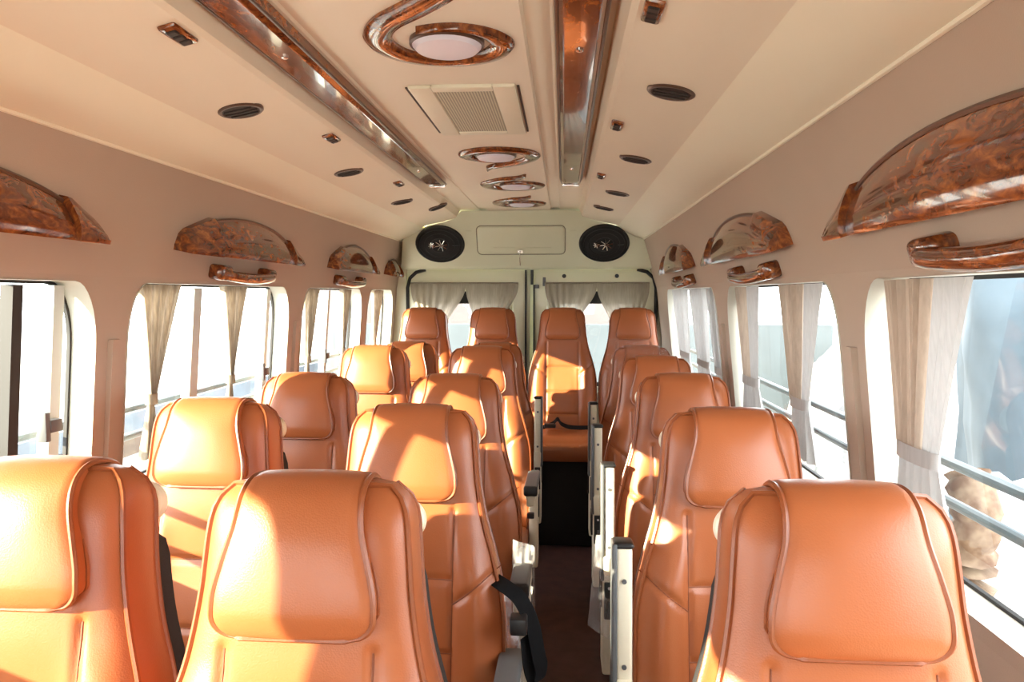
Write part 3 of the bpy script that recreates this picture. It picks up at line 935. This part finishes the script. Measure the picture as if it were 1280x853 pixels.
# swirl lamps
def swirl_lamp(x, y, rot, label, mirror=1, short=True):
    root = empty('swirl_lamp', (x, y, 1.9715)); root.rotation_euler = (0, 0, rot)
    tag(root, label, 'ceiling lamp', 'swirl lamps along the ceiling')
    # disc
    MB().lathe([(.074, .002), (.074, -.012), (.066, -.020), (.03, -.025)], (0, 0, 0), seg=36).build('lamp_disc', 'lamp', root)
    MB().lathe([(.080, .003), (.080, -.010), (.075, -.013), (.073, -.004)], (0, 0, 0), seg=36).build('lamp_bezel', 'bronze', root)
    # S band: tail comes in from the front, sweeps to the left and around behind the disc
    pts = [(.150, -.52, .004), (.118, -.43, .020), (.085, -.345, .027), (.040, -.265, .030), (-.030, -.190, .031), (-.098, -.125, .031), (-.138, -.050, .030), (-.136, .020, .030),
           (-.100, .080, .028), (-.030, .112, .026), (.040, .108, .026), (.095, .070, .028), (.118, .010, .026), (.095, -.050, .019), (.050, -.088, .010), (.0, -.096, .006), (-.05, -.086, .001)]
    if short: pts = [(.062, -.30, .004), (.046, -.25, .018)] + [(.010, -.215, .026)] + pts[4:]
    P = catmull([(px * mirror, py, 0) for (px, py, _) in pts], 5); Wd = []
    for i in range(len(pts) - 1):
        for k in range(5): Wd.append(pts[i][2] + (pts[i + 1][2] - pts[i][2]) * k / 5)
    Wd.append(pts[-1][2])
    rings = []
    for i, p in enumerate(P):
        t = (P[min(i + 1, len(P) - 1)] - P[max(i - 1, 0)]).normalized(); s = Vector((t.y, -t.x, 0)); ww = Wd[i]
        rings.append([p + s * ww * k + Vector((0, 0, h)) for (k, h) in ((-1, .003), (-1, -.006), (-.75, -.013), (0, -.016), (.75, -.013), (1, -.006), (1, .003))])
    MB().loft(rings).build('swirl_band', 'burl', root, auto=40)
    return root
swirl_lamp(-.250, 1.56, 0, 'large burl wood swirl around a ceiling lamp, nearest the camera', 1, False)
swirl_lamp(-.262, 2.80, pi, 'burl wood swirl ceiling lamp just behind the ceiling grille')
swirl_lamp(-.235, 3.56, 0, 'burl wood swirl ceiling lamp, third from the camera')
swirl_lamp(-.245, 4.26, 0, 'burl wood swirl ceiling lamp, farthest, before the rear header')

# perforated ceiling grille
gr = empty('ceiling_grille', (-.265, 2.15, 1.9715)); tag(gr, 'perforated grille in a cream frame on the ceiling', 'grille')
b = MB()
for (x0, x1, y0, y1) in ((-.14, -.08, -.275, .275), (.08, .14, -.275, .275), (-.08, .08, -.275, -.235), (-.08, .08, .235, .275)):
    b.rbox(x0, x1, y0, y1, -.010, .002, .004)
b.build('grille_frame', 'cream', gr)
MB().box(-.081, .081, -.237, .237, -.006, .001).build('grille_panel', 'grille', gr, smooth=False)
for s in (-1, 1):
    MB().box(s * .146 - .003, s * .146 + .003, -.26, .26, -.004, .001).build('frame_gap', 'dark', gr, smooth=False)

# ================================================================ REAR SPEAKERS
hq = hn.to_track_quat('Z', 'Y').to_matrix()
def speaker(x, label):
    c = HP(x, .178, 0)
    root = empty('speaker', c); tag(root, label, 'speaker', 'rear header speakers')
    ax = Vector((1, 0, 0)); ay = hd * -1
    rot = Matrix((ax, ay, hn)).transposed()
    MB().lathe([(.163, -.002), (.163, .008), (.157, .018), (.150, .020), (.148, .012)], (0, 0, 0), rot=rot, seg=48, sy=.80).build('speaker_rim', 'black', root)
    MB().lathe([(.150, .006), (.147, .014), (.12, .022), (.06, .027), (.01, .028)], (0, 0, 0), rot=rot, seg=48, sy=.80).build('speaker_grille', 'mesh', root)
    for r_ in (.06, .10, .132):
        MB().tube([rot @ Vector((r_ * cos(a), r_ * sin(a) * .80, .030 - .00055 * (r_ / .01) * .9)) for a in [2 * pi * k / 40 for k in range(40)]], .0022, 5, True).build('grille_ring', 'black', root)
    for (ex, sz, nr) in ((-.050, .022, 8), (.012, .040, 8)):
        b = MB()
        for k in range(nr):
            a = 2 * pi * k / nr + .2
            b.tube([rot @ Vector((ex + cos(a) * sz * .2, sin(a) * sz * .2, .031)), rot @ Vector((ex + cos(a) * sz, sin(a) * sz, .031))], .0032, 5)
        b.lathe([(sz * .2, .028), (sz * .2, .033)], rot @ Vector((ex, 0, 0)), rot=rot, seg=12)
        b.build('star_emblem', 'chrome', root)
    MB().tube([rot @ Vector((.085, -.003, .026)), rot @ Vector((.125, -.003, .021))], .002, 5).build('badge_bar', 'grey', root)
speaker(-.81, 'oval black speaker at the left of the rear header')
speaker(.262, 'oval black speaker at the right of the rear header')

# ================================================================ WALL DECOR: arched burl lamps and grab handles
def wall_n(side, z):
    a, b_ = WX(side, z - .03), WX(side, z + .03); d = Vector((b_ - a, 0, .06)).normalized()
    n_ = Vector((d.z, 0, -d.x)); return (n_ if n_.x * side < 0 else -n_), d
def arch_lamp(side, ya, yb, z0, label, H=.125):
    L = yb - ya; yc = (ya + yb) / 2
    nrm, upv = wall_n(side, z0 + .06)
    root = empty('arched_wall_lamp', (WX(side, z0), yc, z0)); tag(root, label, 'wall lamp', 'arched burl lamps over the windows')
    def P(y, z, p): return Vector((0, y, 0)) + upv * z + nrm * p
    def prof(y, tz, p0, tip=.010):
        pts = [P(y, 0, -.003), P(y, 0, p0), P(y, .010, p0 * 1.02)]
        for k in (.3, .5, .7, .85, .95, 1.0):
            z = .010 + (tz - .010) * k
            pts.append(P(y, z, tip + (p0 * 1.02 - tip) * (1 - k ** 1.7)))
        pts.append(P(y, tz, -.003))
        return pts
    h = L / 2
    def top(u): return .030 + (H - .030) * math.sqrt(max(0, 1 - (u / .90) ** 2)) * (1 - .12 * u * u)
    us = [-.86 + 1.72 * i / 40 for i in range(41)]
    MB().loft([prof(u * h, top(u), .058 - .010 * u * u) for u in us]).build('lamp_dome', 'burl', root, auto=50)
    MB().tube([P(u * h, top(u) + .003, .008) for u in us], .0055, 6).build('dome_rim', 'bronze', root)
    for s in (-1, 1):
        ws = [(.60, .114), (.63, .113), (.80, .086), (.92, .066), (.965, .050), (.99, .016)] if s < 0 else [(.76, .092), (.79, .090), (.88, .070), (.95, .056), (.975, .040), (.99, .014)]
        MB().loft([prof(s * u * h, t_ * H / .125, .074 - .014 * u * u, .020) for (u, t_) in ws]).build('side_wing', 'burl', root, auto=25)
    return root
pos = ['nearest the camera', 'second from the camera', 'third from the camera', 'farthest, by the rear corner']
for i, (a, b_) in enumerate([(.67, 1.655), (2.03, 2.95), (3.40, 4.18), (4.50, 4.82)]):
    arch_lamp(-1, a, b_, 1.562, 'arched glossy burl lamp on the left wall, ' + pos[i], .125 if i < 3 else .10)
for i, (a, b_) in enumerate([(.60, 1.56), (1.93, 2.90), (3.32, 4.15)]):
    arch_lamp(1, a, b_, 1.562, 'arched glossy burl lamp on the right wall, ' + pos[i])
def grab(side, ya, yb, z, label):
    yc = (ya + yb) / 2; h = (yb - ya) / 2
    nrm, upv = wall_n(side, z)
    root = empty('grab_handle', (WX(side, z), yc, z)); tag(root, label, 'handle', 'grab handles over the windows')
    def P(y, zz, p): return Vector((0, y, 0)) + upv * zz + nrm * p
    pts = catmull([P(-h * .93, .008, -.004), P(-h * .95, .006, .020), P(-h * .86, .0, .036), P(-h * .40, -.006, .044), P(0, -.008, .046), P(h * .40, -.006, .044), P(h * .86, .0, .036), P(h * .95, .006, .020), P(h * .93, .008, -.004)], 6)
    MB().tube(pts, .0195, 14, flat=.85, up=tuple(nrm)).build('handle_bar', 'burl', root, auto=60)
    for s in (-1, 1):
        b = MB().rbox(-.5, .5, -.5, .5, -.5, .5, .28, 4)
        b.v = [P(s * h * .86 + q.y * .095, .006 + q.z * .052, .016 + q.x * .056) for q in b.v]
        b.build('handle_mount', 'burl', root)
for i, (a, b_) in enumerate([(.86, 1.28), (2.28, 2.71), (3.55, 3.98)]):
    grab(-1, a, b_, 1.502, 'burl wood grab handle over the left windows, ' + pos[i])
for i, (a, b_) in enumerate([(.83, 1.25), (2.12, 2.58), (3.45, 3.88)]):
    grab(1, a, b_, 1.502, 'burl wood grab handle over the right windows, ' + pos[i])

# ================================================================ CURTAINS
def curtain(side, yc, w0, w1, label, m='curt', shift=0.0, lining=0.0, ztie=1.13, tail=True, folds=7, group=None, zbot=.95, tie_m=None, inset=.028):
    root = empty('window_curtain', (WX(side, 1.43) + side * inset, yc, ztie))
    tag(root, label, 'curtain', group or ('tied curtains on the left windows' if side < 0 else 'tied curtains on the right windows'))
    rl = Vector(root.location); zt = 1.460
    def width(z):
        k = max(0, min(1, (zt - z) / (zt - ztie))); return w0 + (w1 - w0) * (k ** .9)
    ph = random.random() * 6
    def f(i, j, u0, u1, zb=ztie, ph_=ph, amp=.021):
        z = zt + (zb - zt) * j; k = (zt - z) / (zt - ztie)
        u = u0 + (u1 - u0) * i
        y = yc + shift * k + (u - .5) * width(z)
        X = WX(side, z) + side * inset + amp * (1 - .35 * k) * (sin(u * folds * 2 * pi + ph_) + .35 * sin(u * folds * 4.7 * pi + 1.3 + k)) * .6
        return Vector((X, y, z)) - rl
    if lining:
        MB().grid(lambda i, j: f(i, j, 0, lining, amp=.004), 10, 20).build('lining_band', 'lining', root)
        a0, a1 = lining, 1
    else: a0, a1 = 0, 1
    MB().grid(lambda i, j: f(i, j, a0, a1), 96, 22).build('curtain_cloth', m, root)
    yt = yc + shift; Xt = WX(side, ztie) + side * inset
    b = MB().tube([Vector((Xt + .014 * cos(a) , yt + (w1 / 2 + .006) * sin(a), ztie)) - rl for a in [2 * pi * k / 16 for k in range(16)]], .010, 6, True, flat=1.0)
    bb = MB().loft([[Vector((Xt + (.016) * cos(a), yt + (w1 / 2 + .006) * sin(a), zz)) - rl for a in [2 * pi * k / 20 for k in range(20)]] for zz in (ztie - .02, ztie + .012)], cap=False)
    bb.build('tie_band', tie_m or m, root)
    if tail:
        def g(i, j):
            z = ztie - .018 + (zbot - ztie + .018) * j
            u = i; y = yt + (u - .5) * (w1 + (.05) * j)
            X = WX(side, z) + side * inset + .012 * sin(u * 5 * 2 * pi) * (.4 + j)
            return Vector((X, y, z)) - rl
        MB().grid(g, 40, 8).build('curtain_tail', tie_m or m, root)
    return root
curtain(-1, 2.03, .21, .03, 'taupe curtain tied to a point at the left window beside the second row', shift=-.01)
curtain(-1, 2.515, .20, .026, 'taupe curtain tied to a point behind the left centre mullion', shift=.01)
curtain(-1, 3.32, .17, .03, 'narrow taupe curtain at the near side of the third left window')
curtain(-1, 3.86, .17, .03, 'narrow taupe curtain at the far side of the third left window')
curtain(-1, 4.52, .20, .03, 'narrow taupe curtain in the last left window')
curtain(1, 1.365, .31, .15, 'wide beige curtain with pale border at the nearest right window', 'curtr', shift=.075, lining=.40, ztie=1.125, tie_m=M['lining'], folds=10)
curtain(1, 2.05, .34, .14, 'beige curtain with pale border at the near side of the second right window', 'curtr', shift=.09, lining=.42, ztie=1.12, tie_m=M['lining'], folds=6)
curtain(1, 2.65, .34, .20, 'grey and beige curtain at the far side of the second right window', 'curtr', shift=.045, lining=.5, ztie=1.12, tie_m=M['lining'], folds=5)
curtain(1, 3.22, .24, .18, 'pale curtain at the near side of the last right window', 'lining', ztie=1.10, tie_m=M['lining'], folds=5)
curtain(1, 3.61, .40, .28, 'pale curtain in the middle of the last right window', 'lining', ztie=1.10, tie_m=M['lining'], folds=5)
curtain(1, 4.15, .46, .30, 'pale curtain at the far side of the last right window', 'lining', ztie=1.10, tie_m=M['lining'], folds=5)

# rear door curtains: short swags
def swag(x0, x1, y, label, drop0, gather):
    z1 = 1.510
    root = empty('rear_curtain', ((x0 + x1) / 2, y, z1)); tag(root, label, 'curtain', 'short curtains on the rear doors')
    rl = Vector(root.location)
    sd = x0 * 7
    def f(i, j):
        u = i; k = sstep(.04, .50, j)
        xa = x0 + (x1 - x0) * u
        xg = gather[0] + (gather[1] - gather[0]) * u
        x = xa + (xg - xa) * k
        z = z1 - drop0 * j
        yy = y - .010 * sin(u * 6 * 2 * pi + 2.5 * sin(u * 5 + sd)) * (.25 + .75 * k) - .010 - .008 * noise.noise(Vector((u * 4 + sd, j * 3, 0)))
        return Vector((x, yy, z)) - rl
    MB().grid(f, 80, 20).build('curtain_cloth', 'sheer', root)
    MB().tube([Vector((x0, y - .008, z1)) - rl, Vector((x1, y - .008, z1)) - rl], .006, 8).build('curtain_rod', 'sheer', root)
swag(-1.045, -.665, 4.895, 'short taupe curtain at the left of the left rear door', .62, (-.985, -.80))
swag(-.665, -.305, 4.895, 'short taupe curtain at the right of the left rear door', .62, (-.60, -.43))
swag(-.125, .225, 4.895, 'short taupe curtain at the left of the right rear door', .62, (-.045, .085))
swag(.225, .575, 4.895, 'short taupe curtain at the right of the right rear door', .62, (.325, .51))

# ================================================================ LOOSE PLASTIC, BELTS
def crumpled(name, corners, m, label, seed, amp=.012, group='clear plastic wraps on the seats', nu=24, nv=30):
    a, b_, c, d = [Vector(q) for q in corners]
    ctr = (a + b_ + c + d) / 4
    root = empty(name, ctr); tag(root, label, 'plastic wrap', group)
    nn = (b_ - a).cross(d - a).normalized()
    def f(i, j):
        p = a * (1-i) * (1-j) + b_ * i * (1-j) + c * i * j + d * (1-i) * j
        k = noise.noise(p * 12 + Vector((seed, 0, 0))) + 1.1 * abs(noise.noise(p * 26 + Vector((0, seed, 0)))) + .5 * abs(noise.noise(p * 55))
        return p + nn * k * amp - ctr
    MB().grid(f, nu, nv).build('film_sheet', m, root, auto=20)
    return root
crumpled('plastic_wrap', [(-.150, 1.50, .80), (-.090, 1.50, .77), (-.072, 1.47, .42), (-.15, 1.45, .42)], 'film', 'crumpled clear plastic wrap beside the second left aisle seat', 1.0, .018)
crumpled('plastic_wrap', [(-.135, 1.93, .76), (-.075, 1.93, .74), (-.070, 1.90, .34), (-.14, 1.88, .34)], 'film', 'clear plastic wrap beside the third left aisle seat', 4.0, .014)
crumpled('plastic_wrap', [(.10, 1.42, .62), (.155, 1.42, .62), (.150, 1.38, .28), (.06, 1.38, .28)], 'film', 'clear plastic wrap beside the second right seat', 7.0, .014)
crumpled('plastic_wrap', [(.10, 2.10, .72), (.15, 2.10, .72), (.14, 2.06, .42), (.075, 2.06, .46)], 'film', 'clear plastic wrap beside the third right seat', 9.0, .012)
# film cover over the fifth right seat
fc = empty('film_cover', (.375, 3.50, 1.0)); tag(fc, 'thin clear film cover over the fifth right headrest', 'plastic wrap', 'clear plastic wraps on the seats')
def fcf(i, j):
    u = -1 + 2 * i; t = .42 + .36 * j; hw = .185 - .02 * j
    p = SP(u * hw, t, .115 - .03 * j * j + .006 * noise.noise(Vector((u * 5, t * 20, 0))))
    return p + Vector((0, 0, -1.0))
MB().grid(fcf, 20, 16).build('film_sheet', 'filmthin', fc, auto=20)

# black lap belt hanging into the aisle from the second left seat
bt = empty('lap_belt', (-.09, 1.42, .75)); tag(bt, 'black lap belt hanging into the aisle from the second left seat', 'seat belt')
rl = Vector(bt.location)
def rib(root, pts, wv, name, m, th=.0015, n=8):
    c = catmull([Vector(p) - Vector(root.location) for p in pts], n)
    return MB().ribbon(c, wv, th).build(name, m, root)
rib(bt, [(-.150, 1.50, .825), (-.12, 1.46, .825), (-.085, 1.44, .805), (-.060, 1.44, .75), (-.048, 1.44, .69), (-.042, 1.44, .66), (-.050, 1.44, .632), (-.064, 1.44, .66), (-.072, 1.44, .73)], (0.012, .012, .004), 'webbing', 'belt')
MB().rbox(-.015, .02, -.02, .02, -.005, .03, .006).build('buckle', 'black', bt)
bt2 = empty('lap_belt', (-.02, 4.20, .64)); tag(bt2, 'black lap belt lying on the rear aisle seat cushion', 'seat belt')
rib(bt2, [(-.20, 4.21, .645), (-.12, 4.20, .652), (-.06, 4.22, .672), (-.03, 4.21, .700), (-.005, 4.20, .672), (.06, 4.22, .650), (.19, 4.22, .652)], (0, .018, .008), 'webbing', 'belt')
MB().rbox(-.09, -.02, -.02, .02, .01, .035, .008).build('buckle', 'black', bt2)

# ================================================================ OUTSIDE
GZ = -0.75
go = MB().box(-40, 40, -30, 60, GZ - .1, GZ); struct(go.build('ground', 'ground', smooth=False), 'pale concrete yard around the minibus')
# right: blue tarpaulin on a pole, pale pink sheet, white sack heap, carved wood piece
def hanging_sheet(name, x, ya, yb, z0, z1, m, label, seed, amp=.18, cat='tarpaulin', pull=None):
    root = empty(name, (x, (ya + yb) / 2, z0)); tag(root, label, cat)
    rl = Vector(root.location)
    def f(i, j):
        y = ya + (yb - ya) * i; z = z0 + (z1 - z0) * j
        if pull: y += (pull - y) * .35 * sin(j * pi) ** 2
        k = sin(y * 5.2 + seed + .6 * sin(z * 2)) * .5 + .5 * noise.noise(Vector((y * 1.9, z * 1.4, seed))) + .25 * noise.noise(Vector((y * 6, z * 5, seed)))
        return Vector((x + amp * k, y, z)) - rl
    MB().grid(f, 60, 40).build('sheet', m, root, auto=60)
    return root
hanging_sheet('tarpaulin', 1.75, 2.10, 3.55, GZ, 3.6, 'tarp', 'blue grey tarpaulin hanging outside the nearest right window', 1.5, .16)
hanging_sheet('pale_sheet', 1.62, 1.15, 2.35, 1.36, 3.4, 'pinksheet', 'pale pink plastic sheet hanging beside the blue tarpaulin', 3.1, .05, 'sheet')
hanging_sheet('pale_sheet', 2.05, 3.6, 3.95, GZ, 3.4, 'sack', 'white plastic sheet hanging at the edge of the blue tarpaulin', 5.1, .06, 'sheet')
def heap(name, c, rx, ry, rz, m, label, seed, cat):
    root = empty(name, c); tag(root, label, cat)
    bm = bmesh.new(); bmesh.ops.create_icosphere(bm, subdivisions=4, radius=1)
    for v in bm.verts:
        k = 1 + .22 * noise.noise(v.co * 1.6 + Vector((seed, 0, 0))) + .08 * noise.noise(v.co * 5)
        v.co = Vector((v.co.x * rx * k, v.co.y * ry * k, max(0, v.co.z * rz * k + rz * .3)))
    bm.verts.index_update()
    b = MB().add([v.co.copy() for v in bm.verts], [[q.index for q in f.verts] for f in bm.faces]); bm.free()
    b.build('heap_body', m, root, auto=60)
    return root
heap('sack_heap', (1.33, 2.08, GZ), .22, .44, 1.33, 'sack', 'white sacking heap outside the nearest right window', 2, 'heap')
b = MB(); 
cw = empty('lumpy_bundle', (1.02, 1.84, .62)); tag(cw, 'tan lumpy bundle standing by the white heap outside the right window', 'bundle')
pts = catmull([(0, .05, -1.37), (.02, .03, -.6), (.01, 0, -.1), (0, .03, .12), (0, -.02, .25), (0, .03, .36)], 6)
b.tube(pts, [.035 + .03 * abs(sin(i * 1.3)) + .012 * sin(i * 2.9) for i in range(len(pts))], 10)
b.build('bundle_body', 'rust', cw, auto=60)
for i, (y, x, s) in enumerate([(5.2, 2.4, .7), (7.2, 3.2, .9), (9.6, 4.0, 1.1), (12.4, 5.2, 1.2)]):
    heap('rubble_heap', (x, y, GZ), s * .8, s, .75 + .25 * i, 'rubble', 'pale rubble heap outside the right windows, ' + ['nearest', 'second', 'third', 'farthest'][i] + ' of four', i * 3 + 1, 'heap')
# left: boundary wall with coloured bands and two houses
bw = empty('boundary_wall', (-4.2, 6, GZ)); tag(bw, 'low boundary wall with blue and brown bands outside the left windows', 'wall')
MB().box(-.1, .1, -9, 16, 0, .66).build('lower_band', 'wallwhite', bw, smooth=False)
MB().box(-.13, .11, -9, 16, .66, .86).build('brown_band', 'wallbrown', bw, smooth=False)
MB().box(-.12, .12, -9, 16, .86, 1.06).build('blue_band', 'wallblue', bw, smooth=False)
def house(x, y, wx, wy, h, m, label, roof=True):
    root = empty('house', (x, y, GZ)); tag(root, label, 'house')
    MB().box(-wx, wx, -wy, wy, 0, h).build('wall', m, root, smooth=False)
    v = [(-wx - .3, -wy - .3, h), (wx + .3, -wy - .3, h), (wx + .3, wy + .3, h), (-wx - .3, wy + .3, h), (0, -wy - .3, h + 1.0), (0, wy + .3, h + 1.0)]
    MB().add(v, [(0, 1, 4), (2, 3, 5), (0, 4, 5, 3), (1, 2, 5, 4), (0, 1, 2, 3)]).build('roof', 'roofgrey', root, smooth=False)
    for k in (-.5, .5):
        for zz in (1.0,):
            f = MB().box(wx, wx + .06, k * wy - .5, k * wy + .5, zz, zz + 1.1).build('window_frame', 'wallwhite', root, smooth=False)
            MB().box(wx + .05, wx + .08, k * wy - .42, k * wy + .42, zz + .08, zz + 1.02).build('window_pane', 'wallblue', f, smooth=False)
            MB().box(wx * k - .5, wx * k + .5, -wy - .06, -wy, zz, zz + 1.1).build('window_frame', 'wallwhite', root, smooth=False)
house(-14.5, 10, 2.5, 3, 2.9, 'wallwhite', 'small white house beyond the left boundary wall')
house(-1.8, 17, 3.2, 2.5, 3.6, 'pinkwall', 'pale pink house seen through the rear door windows')
M['fence'] = mat('blue_grey_fence', (0.038, 0.050, 0.058), rough=0.6, var=0.2, vscale=2)
rb = MB().box(-3.8, 4, 11.0, 11.2, GZ, .98).build('yard_fence', 'fence', smooth=False); tag(rb, 'blue grey sheet fence seen through the rear windows', 'fence')
